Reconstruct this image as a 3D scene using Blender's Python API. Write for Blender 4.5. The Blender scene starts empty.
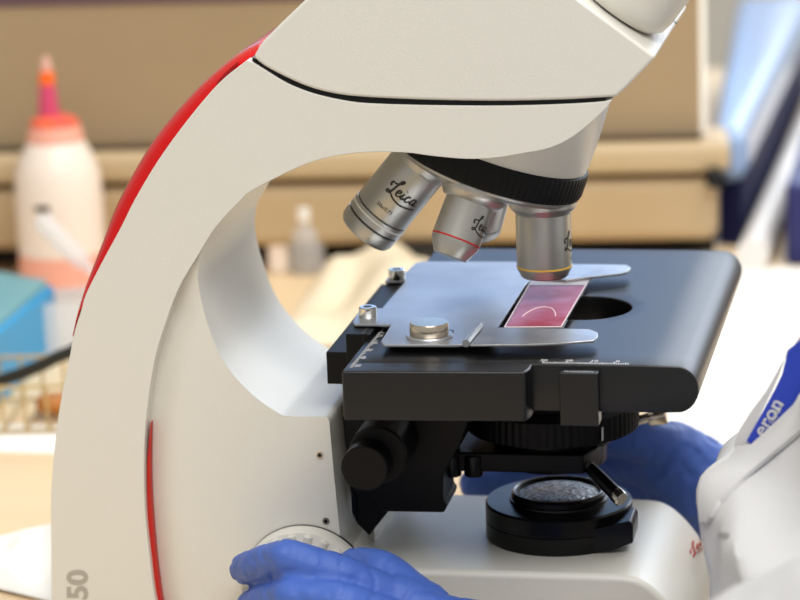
import bpy, bmesh, math, random
from mathutils import Vector, Matrix
from mathutils.bvhtree import BVHTree
random.seed(7)
SC = bpy.context.scene
COL = SC.collection
PI = math.pi

# ------------------------------------------------------------------ camera
F = 3000.0                                   # focal length in pixels of an 800x600 frame
PITCH, YAW, ROLL = math.radians(13.8), math.radians(11.1), math.radians(2.0)
fw = Vector((-math.sin(YAW)*math.cos(PITCH), math.cos(YAW)*math.cos(PITCH), -math.sin(PITCH)))
_r = fw.cross(Vector((0, 0, 1))).normalized(); _u = _r.cross(fw)
RT = _r*math.cos(ROLL) - _u*math.sin(ROLL)
UP = _u*math.cos(ROLL) + _r*math.sin(ROLL)
def ray(px, py): return (fw*F + RT*(px-400) - UP*(py-300))/F
CAM = Vector((0, 0, .149)) - ray(550, 308)*1.287
def PY(px, py, Y):
    d = ray(px, py); return CAM + d*((Y-CAM.y)/d.y)
def PZ(px, py, Z):
    d = ray(px, py); return CAM + d*((Z-CAM.z)/d.z)
cd = bpy.data.cameras.new('camera'); cam = bpy.data.objects.new('camera', cd); COL.objects.link(cam)
cam.matrix_world = Matrix.Translation(CAM) @ Matrix((RT, UP, -fw)).transposed().to_4x4()
cd.sensor_width = 36; cd.lens = F/800*36; cd.clip_start = .05; cd.clip_end = 50
cd.dof.use_dof = True; cd.dof.focus_distance = 1.235; cd.dof.aperture_fstop = 9.0; cd.dof.aperture_blades = 7
SC.camera = cam

# ------------------------------------------------------------------ light
w = bpy.data.worlds.new('world'); SC.world = w; w.use_nodes = True
bg = w.node_tree.nodes['Background']; bg.inputs[0].default_value = (1.0, .985, .955, 1); bg.inputs[1].default_value = .50
def area(name, loc, target, size, size_y, energy, color):
    l = bpy.data.lights.new(name, 'AREA'); l.shape = 'RECTANGLE'; l.size = size; l.size_y = size_y
    l.energy = energy; l.color = color
    o = bpy.data.objects.new(name, l); COL.objects.link(o); o.location = loc
    o.rotation_euler = (Vector(target)-Vector(loc)).to_track_quat('-Z', 'Y').to_euler(); return o
area('ceiling_lamp', (.38, -1.2, 1.85), (0, 0, .1), 1.5, .9, 33, (1, .985, .95))
area('cabinet_fill_light', (.5, .38, 1.5), (.05, .75, 0), 1.0, .7, 19, (1, .97, .92))  # added unseen light, brightens the right end of the tan cabinet
area('window_daylight', (.6, 2.35, 1.2), (0, 0, .1), 1.7, 1.1, 18, (.84, .92, 1.0))
SC.view_settings.view_transform = 'Standard'; SC.view_settings.look = 'None'
SC.view_settings.exposure = 0.0; SC.view_settings.gamma = 1.0; SC.view_settings.use_curve_mapping = False

# ------------------------------------------------------------------ materials
def lin(c): return tuple(((v/255)/12.92 if v/255 <= .04045 else ((v/255+.055)/1.055)**2.4) for v in c)
MATS = {}
def mat(name, rgb, rough=.5, metal=0., bump=None, var=None, spec=.5, trans=0., alpha=1., emit=0., coat=0., ior=1.45, aniso=None, sheen=0.):
    """rgb is sRGB 0-255. bump=(scale, strength[, stretch]); var=(scale, amount, rgb2)"""
    m = bpy.data.materials.new(name); m.use_nodes = True; nt = m.node_tree; b = nt.nodes['Principled BSDF']
    c = lin(rgb); b.inputs['Base Color'].default_value = (*c, 1); b.inputs['Roughness'].default_value = rough
    b.inputs['Metallic'].default_value = metal; b.inputs['Specular IOR Level'].default_value = spec
    b.inputs['Transmission Weight'].default_value = trans; b.inputs['Alpha'].default_value = alpha
    b.inputs['IOR'].default_value = ior; b.inputs['Coat Weight'].default_value = coat; b.inputs['Coat Roughness'].default_value = .1
    b.inputs['Sheen Weight'].default_value = sheen
    if emit: b.inputs['Emission Color'].default_value = (*c, 1); b.inputs['Emission Strength'].default_value = emit
    tc = nt.nodes.new('ShaderNodeTexCoord')
    if bump or var:
        pass
    if bump:
        n = nt.nodes.new('ShaderNodeTexNoise'); n.inputs['Scale'].default_value = bump[0]; n.inputs['Detail'].default_value = 3
        mp = nt.nodes.new('ShaderNodeMapping')
        if len(bump) > 2: mp.inputs['Scale'].default_value = bump[2]
        nt.links.new(tc.outputs['Object'], mp.inputs[0]); nt.links.new(mp.outputs[0], n.inputs['Vector'])
        bp = nt.nodes.new('ShaderNodeBump'); bp.inputs['Strength'].default_value = bump[1]; bp.inputs['Distance'].default_value = .001
        nt.links.new(n.outputs[0], bp.inputs['Height']); nt.links.new(bp.outputs[0], b.inputs['Normal'])
    if var:
        n = nt.nodes.new('ShaderNodeTexNoise'); n.inputs['Scale'].default_value = var[0]; n.inputs['Detail'].default_value = 4
        mp = nt.nodes.new('ShaderNodeMapping')
        if len(var) > 3: mp.inputs['Scale'].default_value = var[3]
        nt.links.new(tc.outputs['Object'], mp.inputs[0]); nt.links.new(mp.outputs[0], n.inputs['Vector'])
        rp = nt.nodes.new('ShaderNodeValToRGB'); rp.color_ramp.elements[0].position = .5-var[1]; rp.color_ramp.elements[1].position = .5+var[1]
        rp.color_ramp.elements[0].color = (*c, 1); rp.color_ramp.elements[1].color = (*lin(var[2]), 1)
        nt.links.new(n.outputs[0], rp.inputs[0]); nt.links.new(rp.outputs[0], b.inputs['Base Color'])
    MATS[name] = m; return m
WHITE = mat('white_paint', (220, 218, 210), .34, bump=(1400, .14), spec=.5)
WHITE2 = mat('white_plastic', (222, 219, 210), .4, bump=(900, .05))
RED = mat('red_gloss', (206, 3, 1), .12, spec=.5)
REDLINE = mat('red_matt', (190, 28, 22), .45)
BLACK = mat('black_enamel', (11, 11, 12), .42, bump=(1500, .06), spec=.22)
BLACKS = mat('black_satin', (7, 7, 9), .28, spec=.35)
BLACKRIB = mat('black_rubber', (9, 9, 10), .5, spec=.25)
STAGE = mat('stage_anodised', (11, 11, 13), .33, bump=(1600, .05), spec=.55)
SILVER = mat('satin_silver', (186, 184, 178), .36, metal=.92, bump=(2500, .05))
SILVERB = mat('bright_silver', (225, 222, 214), .16, metal=1.)
PLATE = mat('brushed_aluminium', (206, 209, 214), .4, metal=.9, bump=(600, .08, (1, 14, 1)), var=(30, .3, (170, 174, 182)))
CLIPM = mat('clip_steel', (214, 215, 217), .36, metal=.95, var=(80, .35, (165, 167, 172)))
KNOBM = mat('champagne_metal', (205, 192, 172), .24, metal=1.)
INK = mat('dark_ink', (44, 40, 34), .5)
GREYINK = mat('grey_ink', (172, 168, 158), .5)
WHITEINK = mat('white_ink', (205, 205, 205), .5)
YELLOW = mat('yellow_ring', (236, 190, 60), .4)
REDRING = mat('red_ring', (178, 24, 24), .4)
WHITERING = mat('white_ring', (245, 243, 236), .3)
GLASSD = mat('diffuser_glass', (236, 238, 240), .2, bump=(700, 1.), spec=.9, metal=.35, var=(700, .1, (96, 102, 110)))  # pale and dark specks paint the sparkle into the glass colour
LENSR = mat('front_lens', (120, 30, 40), .1, spec=.8)
GLASS = mat('clear_glass', (235, 240, 242), .02, trans=.95, alpha=1, ior=1.45)
FROST = mat('frosted_glass', (226, 220, 226), .35, spec=.5, alpha=.85)
STAIN = mat('pink_stain', (186, 104, 132), .3, spec=.3, var=(85, .16, (170, 44, 58)), alpha=.93)
EDGEGLINT = mat('slip_edge_and_glint', (250, 226, 232), .6)
GLOVE = mat('blue_nitrile', (72, 104, 186), .5, bump=(110, .55, (1, 1, 2.2)), spec=.35)
COAT = mat('white_cotton', (200, 200, 201), .9, bump=(55, .5), spec=.15)
COAT2 = mat('white_cotton_lapel', (200, 200, 201), .9, bump=(70, .3), spec=.15)
LANY = mat('blue_lanyard', (36, 62, 176), .6, bump=(1500, .2))
SKIN = mat('skin', (214, 168, 142), .5)
HAIR = mat('dark_hair', (60, 42, 30), .6, bump=(300, .6, (1, 1, .1)))
TROUS = mat('dark_cloth', (50, 56, 72), .9)
BENCH = mat('bench_laminate', (232, 208, 170), .45, var=(3, .4, (224, 198, 158), (1, 8, 1)))
PAPER = mat('white_paper', (246, 244, 238), .8)
CREAM = mat('cream_paper', (238, 226, 200), .85, var=(8, .35, (226, 208, 176)))
TAN = mat('tan_board', (168, 146, 114), .6, var=(4, .3, (146, 126, 98)))
TANL = mat('tan_ledge', (196, 174, 138), .5, var=(6, .35, (180, 158, 124)))
TAND = mat('tan_drawer', (192, 168, 130), .5, var=(6, .35, (172, 148, 114)))
BROWNLINE = mat('brown_edge', (70, 56, 40), .7)
GLOSSW = mat('white_panel_blue_sheen', (150, 176, 216), .2, spec=.8)  # white top; the window's blue reflection is put into its base colour
NAVY = mat('navy_panel', (30, 32, 70), .7, spec=.2)
RAILM = mat('white_rail', (226, 222, 218), .35)
BOTTLE = mat('milky_plastic', (240, 226, 214), .35, spec=.5)
PINKP = mat('pink_residue', (240, 172, 152), .35)
PINKC = mat('pink_cap', (236, 84, 96), .3, var=(55, .25, (246, 120, 60)))
NOZ = mat('magenta_nozzle', (206, 74, 112), .3)
ORANGE = mat('orange_band', (255, 108, 24), .4)
NOZT = mat('pale_nozzle_tip', (214, 164, 148), .4)
BLUEB = mat('sky_blue_plastic', (24, 148, 206), .35)
TEAL = mat('teal_lid', (110, 166, 176), .35)
CLEARP = mat('cloudy_plastic', (236, 236, 238), .25, alpha=.42, spec=.5)
CABLE = mat('black_cable', (36, 34, 26), .5)
WIRE = mat('tan_wire', (196, 170, 120), .4, metal=.4)
AMBER = mat('amber_plastic', (190, 120, 50), .4)
DARK = mat('dark_box', (24, 22, 18), .6)
WALLM = mat('wall_paint', (214, 208, 196), .8)
FLOORM = mat('floor_vinyl', (150, 146, 138), .6, var=(4, .4, (138, 134, 126)))
SKYP = mat('daylight_pane', (158, 194, 246), .5, emit=.85)
SKYB = mat('bright_daylight_pane', (222, 235, 255), .5, emit=1.9)

# ------------------------------------------------------------------ helpers
def V(*a): return Vector(a)
def empty(name, loc, label=None, cat=None, group=None):
    o = bpy.data.objects.new(name, None); COL.objects.link(o); o.location = loc; o.empty_display_size = .02
    if label: o['label'] = label
    if cat: o['category'] = cat
    if group: o['group'] = group
    return o
def wloc(o):
    v = Vector((0, 0, 0))
    while o: v += o.location; o = o.parent
    return v
def obj(name, bm, m, parent=None, bevel=0., seg=3, angle=35, label=None, cat=None, group=None, kind=None, origin=None, smooth=True, mods=()):
    """one mesh object from a bmesh in world coordinates; bevel is baked into the mesh"""
    bmesh.ops.recalc_face_normals(bm, faces=bm.faces[:])
    me = bpy.data.meshes.new(name); bm.to_mesh(me); bm.free()
    for mm in (m if isinstance(m, (list, tuple)) else [m]): me.materials.append(mm)
    me.polygons.foreach_set('use_smooth', [smooth]*len(me.polygons))
    o = bpy.data.objects.new(name, me); COL.objects.link(o)
    if bevel:
        b = o.modifiers.new('bevel', 'BEVEL'); b.width = bevel; b.segments = seg; b.limit_method = 'ANGLE'; b.angle_limit = math.radians(angle)
        b.harden_normals = False
        wn_ = o.modifiers.new('wn', 'WEIGHTED_NORMAL'); wn_.keep_sharp = True; wn_.weight = 80
    for f_ in mods: f_(o); 
    me = o.data
    if o.modifiers:
        dg = bpy.context.evaluated_depsgraph_get(); ev = o.evaluated_get(dg)
        nm = bpy.data.meshes.new_from_object(ev); o.modifiers.clear(); o.data = nm; bpy.data.meshes.remove(me); me = nm; me.name = name
    if smooth:
        try: me.set_sharp_from_angle(angle=math.radians(38))
        except Exception: pass
    off = wloc(parent) if parent else Vector((0, 0, 0))
    if origin is not None and parent is None: o.location = origin; off = Vector(origin)
    me.transform(Matrix.Translation(-off))
    if parent: o.parent = parent
    if label: o['label'] = label
    if cat: o['category'] = cat
    if group: o['group'] = group
    if kind: o['kind'] = kind
    return o
def prism(pts, vec, bm=None):
    """closed polygon (world points) extruded by vec"""
    bm = bm or bmesh.new(); vec = Vector(vec)
    a = [bm.verts.new(p) for p in pts]; b = [bm.verts.new(Vector(p)+vec) for p in pts]; n = len(pts)
    bm.faces.new(a); bm.faces.new(b[::-1])
    for i in range(n): bm.faces.new((a[i], a[(i+1) % n], b[(i+1) % n], b[i]))
    return bm
def box(x0, x1, y0, y1, z0, z1, bm=None, M=None):
    bm = bm or bmesh.new(); P = [V(x, y, z) for z in (z0, z1) for y in (y0, y1) for x in (x0, x1)]
    if M is not None: P = [M @ p for p in P]
    v = [bm.verts.new(p) for p in P]
    for f in ((0, 1, 3, 2), (4, 6, 7, 5), (0, 4, 5, 1), (1, 5, 7, 3), (3, 7, 6, 2), (2, 6, 4, 0)): bm.faces.new([v[i] for i in f])
    return bm
def frame(d, ref):
    d = Vector(d).normalized(); e1 = Vector(ref) - d*Vector(ref).dot(d); e1.normalize(); return d, e1, d.cross(e1)
def lathe(prof, base, d=(0, 0, 1), ref=None, n=64, bm=None, ribs=0, amp=0., rib_range=None, cap=True):
    """prof: list of (radius, t along d)"""
    bm = bm or bmesh.new(); ref = ref or ((1, 0, 0) if abs(Vector(d).normalized().x) < .9 else (0, 1, 0))
    d, e1, e2 = frame(d, ref); base = Vector(base); rings = []
    if ribs: n = ribs*4
    for k, (r, t) in enumerate(prof):
        rg = []
        for i in range(n):
            a = 2*PI*i/n; rr = r
            if ribs and rib_range and rib_range[0] <= k <= rib_range[1]: rr = r - (amp if i % 4 in (2, 3) else 0)
            rg.append(bm.verts.new(base + d*t + (e1*math.cos(a) + e2*math.sin(a))*max(rr, 1e-5)))
        rings.append(rg)
    for a, b in zip(rings, rings[1:]):
        for i in range(n): bm.faces.new((a[i], a[(i+1) % n], b[(i+1) % n], b[i]))
    if cap: bm.faces.new(rings[0][::-1]); bm.faces.new(rings[-1])
    return bm
def cr(pts, sub=6, closed=False):
    """Catmull-Rom through points (Vectors of any size)"""
    P = [Vector(p) for p in pts]; n = len(P); out = []
    for i in range(n if closed else n-1):
        p0 = P[(i-1) % n] if closed or i else P[0]*2-P[1]; p1 = P[i]; p2 = P[(i+1) % n]
        p3 = P[(i+2) % n] if closed or i+2 < n else P[-1]*2-P[-2]
        for k in range(sub):
            t = k/sub; out.append(.5*((2*p1)+(p2-p0)*t+(2*p0-5*p1+4*p2-p3)*t*t+(3*p1-p0-3*p2+p3)*t**3))
    if not closed: out.append(P[-1])
    return out
def tube(pts, r, n=12, bm=None, closed=False):
    bm = bm or bmesh.new(); P = [Vector(p) for p in pts]; rs = r if isinstance(r, (list, tuple)) else [r]*len(P)
    rings = []; pn = None
    for i, p in enumerate(P):
        t = (P[(i+1) % len(P)] - P[i-1]) if closed else (P[min(i+1, len(P)-1)] - P[max(i-1, 0)])
        t.normalize()
        if pn is None: pn = t.orthogonal().normalized()
        pn = (pn - t*pn.dot(t)).normalized(); b = t.cross(pn)
        rings.append([bm.verts.new(p + (pn*math.cos(2*PI*k/n) + b*math.sin(2*PI*k/n))*rs[i]) for k in range(n)])
    m = len(rings)
    for i in range(m if closed else m-1):
        a, b = rings[i], rings[(i+1) % m]
        for k in range(n): bm.faces.new((a[k], a[(k+1) % n], b[(k+1) % n], b[k]))
    if not closed: bm.faces.new(rings[0][::-1]); bm.faces.new(rings[-1])
    return bm
def loft(rows, bm=None, closed=False, capends=False):
    """rows: lists of points, same length"""
    bm = bm or bmesh.new(); R = [[bm.verts.new(p) for p in r] for r in rows]; n = len(rows[0])
    for a, b in zip(R, R[1:]):
        for i in range(n if closed else n-1): bm.faces.new((a[i], a[(i+1) % n], b[(i+1) % n], b[i]))
    if capends: bm.faces.new(R[0][::-1]); bm.faces.new(R[-1])
    return bm
def resample(pts, n):
    P = [Vector(p) for p in pts]; L = [0]
    for a, b in zip(P, P[1:]): L.append(L[-1]+(b-a).length)
    out = []; j = 0
    for i in range(n):
        s = L[-1]*i/(n-1)
        while j < len(P)-2 and L[j+1] < s: j += 1
        out.append(P[j].lerp(P[j+1], 0 if L[j+1] == L[j] else (s-L[j])/(L[j+1]-L[j])))
    return out
def pxY(pts, Y): return [PY(x, y, Y) for x, y in pts]
def pxZ(pts, Z): return [PZ(x, y, Z) for x, y in pts]
def solid(t, off=1.0): 
    def f(o):
        s = o.modifiers.new('solid', 'SOLIDIFY'); s.thickness = t; s.offset = off
    return f
def subsurf(n):
    def f(o):
        s = o.modifiers.new('sub', 'SUBSURF'); s.levels = n; s.render_levels = n
    return f
def remesh(v, it=6, fac=.5):
    def f(o):
        s = o.modifiers.new('re', 'REMESH'); s.mode = 'VOXEL'; s.voxel_size = v
        q = o.modifiers.new('sm', 'SMOOTH'); q.iterations = it; q.factor = fac
    return f
def text_bm(s, size, place, spacing=1., fat=.012):
    """place(u, v) maps text-plane metres to a world point"""
    c = bpy.data.curves.new('lettering', 'FONT'); c.body = s; c.size = size; c.space_character = spacing; c.offset = size*fat
    c.resolution_u = 4
    o = bpy.data.objects.new('lettering', c); COL.objects.link(o); dg = bpy.context.evaluated_depsgraph_get()
    me = bpy.data.meshes.new_from_object(o.evaluated_get(dg)); bpy.data.objects.remove(o); bpy.data.curves.remove(c)
    bm = bmesh.new(); bm.from_mesh(me); bpy.data.meshes.remove(me)
    for v in bm.verts: v.co = place(v.co.x, v.co.y)
    return bm
# the script word drawn as strokes in a unit box: u 0..2.5, v 0..1
LOGO = [([(.12, .42), (.02, .52), (.08, .66), (.26, .66), (.5, .78), (.66, .95), (.62, 1.02), (.52, .92), (.42, .6), (.34, .25), (.24, .06), (.1, .02), (.06, .1), (.16, .16), (.36, .08), (.7, -.08), (1.2, -.16), (1.7, -.12), (2.3, -.02)], .075),
        ([(.62, .3), (.82, .38), (.86, .48), (.76, .52), (.66, .4), (.66, .24), (.76, .16), (.92, .22), (1.02, .32)], .07),
        ([(1.1, .5), (1.04, .3), (1.04, .18), (1.14, .18), (1.24, .28)], .07), ([(1.15, .66), (1.17, .7)], .08),
        ([(1.56, .46), (1.46, .52), (1.34, .4), (1.32, .24), (1.42, .16), (1.56, .22), (1.66, .3)], .07),
        ([(2.0, .46), (1.88, .52), (1.74, .4), (1.72, .22), (1.82, .17), (1.96, .3), (2.04, .5), (1.98, .26), (2.04, .17), (2.2, .24)], .07)]
def logo_bm(place, fat=1.):
    bm = bmesh.new()
    for pts, wd in LOGO:
        P = cr([Vector((a, b, 0)) for a, b in pts], 6); rows = []
        for i, p in enumerate(P):
            t = (P[min(i+1, len(P)-1)]-P[max(i-1, 0)]).normalized(); nn = Vector((-t.y, t.x, 0)); h = wd*fat*.5*(1.1 if abs(t.y) > .6 else .75)
            rows.append([place((p+nn*h).x, (p+nn*h).y), place((p-nn*h).x, (p-nn*h).y)])
        loft(rows, bm)
    return bm
def bvh(o): 
    me = o.data; M = Matrix.Translation(wloc(o))
    return BVHTree.FromPolygons([M @ v.co for v in me.vertices], [p.vertices[:] for p in me.polygons])
def onto(tree, px, py, lift):
    """the point of a surface seen at a pixel, lifted along its normal"""
    d = ray(px, py).normalized(); h, n, i, dist = tree.ray_cast(CAM, d)
    if h is None:
        p = CAM + d*1.2
        for _ in range(12):
            h, n, i, dist = tree.find_nearest(p); p = CAM + d*(h-CAM).dot(d)
        h = p
    if n.dot(d) > 0: n = -n
    return h + n*lift
def patch(tree, poly, lift, step=7, worn=False):
    bm = bmesh.new(); bm.faces.new([bm.verts.new((x, y, 0)) for x, y in poly])
    xs = [p[0] for p in poly]; ys = [p[1] for p in poly]
    for ax, lo, hi in ((0, min(xs), max(xs)), (1, min(ys), max(ys))):
        q = lo+step
        while q < hi:
            co = [0, 0, 0]; co[ax] = q; no = [0, 0, 0]; no[ax] = 1
            bmesh.ops.bisect_plane(bm, geom=bm.verts[:]+bm.edges[:]+bm.faces[:], plane_co=co, plane_no=no); q += step
    for v in bm.verts:
        px, py = v.co.x, v.co.y; q = onto(tree, px, py, lift)
        if worn:
            k = .006; a, b = min(q.y, 0.), -.130-lift*2; m_ = min(a, b); q = PY(px, py, m_ - k*math.log(math.exp(-(a-m_)/k)+math.exp(-(b-m_)/k)))
        v.co = q
    if worn:
        for _ in range(4): bmesh.ops.smooth_vert(bm, verts=[v for v in bm.verts if not v.is_boundary], factor=.4, use_axis_x=True, use_axis_y=True, use_axis_z=True)
    return bm

# ================================================================== THE ROOM
FLZ = -.76
obj('floor', box(-3, 3, -2.6, 2.6, FLZ-.05, FLZ), FLOORM, kind='structure')
bm = box(-3, -1.1, 2.45, 2.55, FLZ, 2.4); box(1.6, 3, 2.45, 2.55, FLZ, 2.4, bm); box(-1.1, 1.6, 2.45, 2.55, FLZ, .22, bm); box(-1.1, 1.6, 2.45, 2.55, 1.9, 2.4, bm)
obj('wall_back', bm, WALLM, kind='structure')
bm = bmesh.new()
for a in ((-1.1, 1.6, .22, .28), (-1.1, 1.6, 1.84, 1.9), (-1.1, -1.04, .28, 1.84), (1.54, 1.6, .28, 1.84), (-.1, -.06, .28, 1.84)): box(a[0], a[1], 2.46, 2.53, a[2], a[3], bm)
wn = obj('window_1', bm, WHITE2, kind='structure', bevel=.004)
obj('window_pane', box(-1.04, -.1, 2.495, 2.5, .28, 1.84), SKYP, wn, kind='structure')
obj('window_pane', box(-.06, 1.54, 2.495, 2.5, .28, 1.84), SKYB, wn, kind='structure')
# bench
BENCHT = empty('lab_bench', (0, .6, FLZ), 'long pale wood laminate lab bench that the microscope stands on', 'bench')
obj('bench_top', prism([V(-1.3, -.48, -.035), V(.078, -.48, -.035), V(.078, .24, -.035), V(1.3, .24, -.035), V(1.3, 1.5, -.035), V(-1.3, 1.5, -.035)], (0, 0, .035)), BENCH, BENCHT, bevel=.004)
for sx in (-1.2, 1.2):
    for sy in ((-.4 if sx < 0 else .3), 1.42): obj('leg', box(sx-.03, sx+.03, sy-.03, sy+.03, FLZ, -.035), WHITE2, BENCHT, bevel=.003)

# ================================================================== MICROSCOPE
MIC = empty('microscope', (-.08, 0, 0), 'white laboratory microscope with red back trim and black stage, beside the gloved hands', 'microscope')
YF, YB = -.055, .055
outer = [(52, 640), (51.5, 600), (51, 535), (51, 491), (56, 434), (61, 399), (69, 359), (75, 330), (81, 311), (86, 294), (101, 264), (121, 227), (135, 199), (159, 159), (189, 118), (219, 83), (247, 60)]
seamlow = [(250, 61), (264, 69.5), (287, 83.5), (314, 94), (348, 101.5), (375, 104), (432, 105.6), (500, 106), (560, 104.5), (600, 102), (612, 99.5)]
under = [(608, 106), (597, 117), (574, 136), (550, 148), (520, 154), (495, 158), (466, 159), (432, 156), (405, 152.7), (365, 152.5), (331, 157), (304, 165), (274, 179), (250, 192), (241, 200), (216, 227), (199, 254), (179, 288), (165, 325), (155, 359), (148.5, 399), (145, 434), (144, 467), (145, 511), (149, 552), (155, 599), (165, 640)]
def sm2(pts, sub=4): return [(p.x, p.y) for p in cr([Vector((a, b, 0)) for a, b in pts], sub)]
# arm: C-shaped rim through the whole width
zb = 0.0
def ground(p): return Vector((p.x, p.y, 0.0))
o_ = sm2(outer); u_ = sm2(under)
o_ = o_[3:]
A = pxY(o_ + sm2(seamlow) + u_, YF)
A = [Vector((A[0].x, YF, 0.0))] + A
A = A + [Vector((A[-1].x+.004, YF, 0.0))]
bm = prism(A, (0, YB-YF, 0))
arm = obj('arm', bm, WHITE, MIC, bevel=.0028, seg=4, angle=50)
# inner side panel with a soft hollow next to the rim, and the block carrying the stage
C0 = [(211, 234), (199, 254), (179, 288), (165, 325), (155, 359), (148.5, 399), (145, 434), (144, 467), (145, 511), (149, 552), (155, 599), (160, 620)]
C1 = [(209, 237), (202, 255), (200, 268), (200, 281), (206, 308), (219, 345), (236, 372), (260, 396), (286, 413.5), (310, 413.5), (331, 413.5), (336, 470), (342, 531), (347, 575), (349, 620)]
N = 70
c0 = resample([PY(x, y, -.048) for x, y in sm2(C0)], N)
c1 = resample([PY(x, y, -.048) for x, y in sm2(C1[:9]) + C1[9:]], N)
rows = []
for k in range(25):
    t = (k/24)**1.6; row = []
    for i in range(N):
        p = c0[i].lerp(c1[i], t); dd = (p-c0[i]).length; tot = (c1[i]-c0[i]).length
        s = min(1, dd/.017); s = s*s*(3-2*s)
        dmax = min(.0055, tot*.4)
        p = Vector((p.x, -.0525 + .0062*(1-s)*min(1, tot/.02) , p.z)); row.append(p)
    rows.append(row)
bm = bmesh.new(); R = [[bm.verts.new(p) for p in r] for r in rows]
for a, b in zip(R, R[1:]):
    for i in range(N-1): bm.faces.new((a[i], a[i+1], b[i+1], b[i]))
bk0 = [bm.verts.new((p.x, .0525, p.z)) for p in rows[0]]; bk1 = [bm.verts.new((p.x, .0525, p.z)) for p in rows[-1]]
for i in range(N-1):
    bm.faces.new((R[-1][i], R[-1][i+1], bk1[i+1], bk1[i])); bm.faces.new((R[0][i], bk0[i], bk0[i+1], R[0][i+1])); bm.faces.new((bk0[i], bk1[i], bk1[i+1], bk0[i+1]))
for j in (0, N-1): bm.faces.new([r[j] for r in rows and R] + [bk1[j], bk0[j]])
obj('body_panel', bm, WHITE, MIC, bevel=.0022, seg=4, angle=55)
# lower body filling down to the bench
bm = prism([V(PY(155, 612, -.05).x, -.05, 0), V(PY(349, 612, -.05).x, -.05, 0), V(PY(349, 612, -.05).x, -.05, PY(349, 612, -.05).z), V(PY(155, 612, -.05).x, -.05, PY(155, 612, -.05).z)], (0, .1, 0))
obj('lower_body', bm, WHITE, MIC, bevel=.001)
# red sliver on the rim's inner wall
sl = [(150.6, 422.5), (149, 440), (147, 467), (147.5, 511), (150.5, 552), (155.5, 599), (158, 625), (166, 625), (161, 599), (155, 552), (151, 501), (150, 467), (150.2, 440)]
obj('red_accent', prism(pxY(sm2(sl, 3), -.0515), (0, .004, 0)), REDLINE, MIC, label='thin curved red accent line')
# red back insert
red_o = [(77, 331), (80, 311), (87, 281), (102, 240), (117, 200), (145, 150), (169, 118), (197, 87), (217, 69), (231, 58), (242, 51), (258, 43)]
red_i = [(79, 331), (86, 307), (101, 276), (121, 236), (135, 208), (159, 168), (189, 127), (206, 108), (226, 86), (240, 72), (254, 62), (268, 58)]
NR = 48
ro = resample(cr([Vector((a, b, 0)) for a, b in red_o], 6), NR); ri = resample(cr([Vector((a, b, 0)) for a, b in red_i], 6), NR)
rows = []
for k in range(NR):
    row = []
    for sgn in (-1, 1):
        sec = [(0, .0495), (.25, .0492), (.5, .0478), (.72, .045), (.88, .041), (.97, .036), (1., .03)]
        if sgn > 0: sec = sec[::-1]
        for u, y in sec:
            q = ri[k].lerp(ro[k], u); p = PY(q.x, q.y, -.04); row.append(V(p.x, sgn*y, p.z))
    rows.append(row)
bm = loft(rows, closed=True, capends=True)
rt = obj('red_trim', bm, RED, MIC, label='glossy red strip along the back of the arm')
bm = prism(pxY(sm2([(217, 82), (226, 72), (234, 65), (238, 62), (236, 66), (230, 73), (222, 82), (217, 86)], 3), -.0494), (0, .001, 0))
obj('grip_slot', bm, mat('deep_red', (150, 8, 8), .3), rt)
# 50 printed up the back edge
O = PY(87, 600, YF-.0002)
ud = (PY(86.5, 592, YF) - PY(86.5, 602, YF)).normalized(); vd = (PY(76, 602, YF) - PY(86.5, 602, YF)).normalized()
obj('printed_number', text_bm('50', .0128, lambda u, v: O + ud*u*1.08 + vd*v, fat=.03), GREYINK, arm)
# head
head_low = [(253, 57), (265, 66.5), (291, 80), (314, 89), (341, 95), (375, 98), (432, 100.3), (500, 101.2), (560, 100), (590, 98.5), (616, 97)]
head_top = [(626, 88), (656, 57), (579, 0), (510, -52), (470, -66), (420, -68), (372, -54), (330, -22), (306, -1), (280, 24), (262, 42)]
bm = prism(pxY(sm2(head_low) + head_top, -.0555), (0, .137, 0))
obj('head', bm, WHITE, MIC, bevel=.005, seg=5, angle=24)
seam = [(252, 57), (268, 66), (300, 82), (340, 93), (400, 98), (500, 100), (606, 97), (606, 104), (500, 108), (400, 106), (340, 101), (300, 90), (268, 74), (254, 64)]
obj('seam_gasket', prism(pxY(seam, -.0535), (0, .107, 0)), BLACKS, MIC)
# eyepiece tubes rising from the sloping front of the head
f0, f1 = PY(579, 0, -.055), PY(656, 57, -.055); sl_d = (f1-f0).normalized(); nrm = Vector((-sl_d.z, 0, sl_d.x)); 
if nrm.z < 0: nrm = -nrm
for k, yy in enumerate((-.024, .036)):
    c = PY(663, -57, yy); 
    base = f0 + sl_d*((c-f0).dot(sl_d)); base.y = yy
    lift_ = (c-base).dot(nrm)
    bm = lathe([(.0185, lift_*.0+.001), (.0215, .004), (.0225, .009), (.0225, .022), (.019, .026), (.0165, .028), (.0165, .06), (.0155, .061)], base, nrm, n=48)
    et = obj('eyepiece_tube', bm, WHITE2, MIC)
    obj('eyepiece', lathe([(.017, .061), (.0185, .064), (.0185, .085), (.016, .09), (.0145, .09), (.0135, .088)], base, nrm, n=48), BLACK, et, label='black eyepiece')
obj('lip_seam', tube([f1 - sl_d*.04 + V(0, .0865, 0) + nrm*.0001, f1 + V(0, .0865, 0) + nrm*.0001], .00022, 8), INK, MIC)
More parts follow.
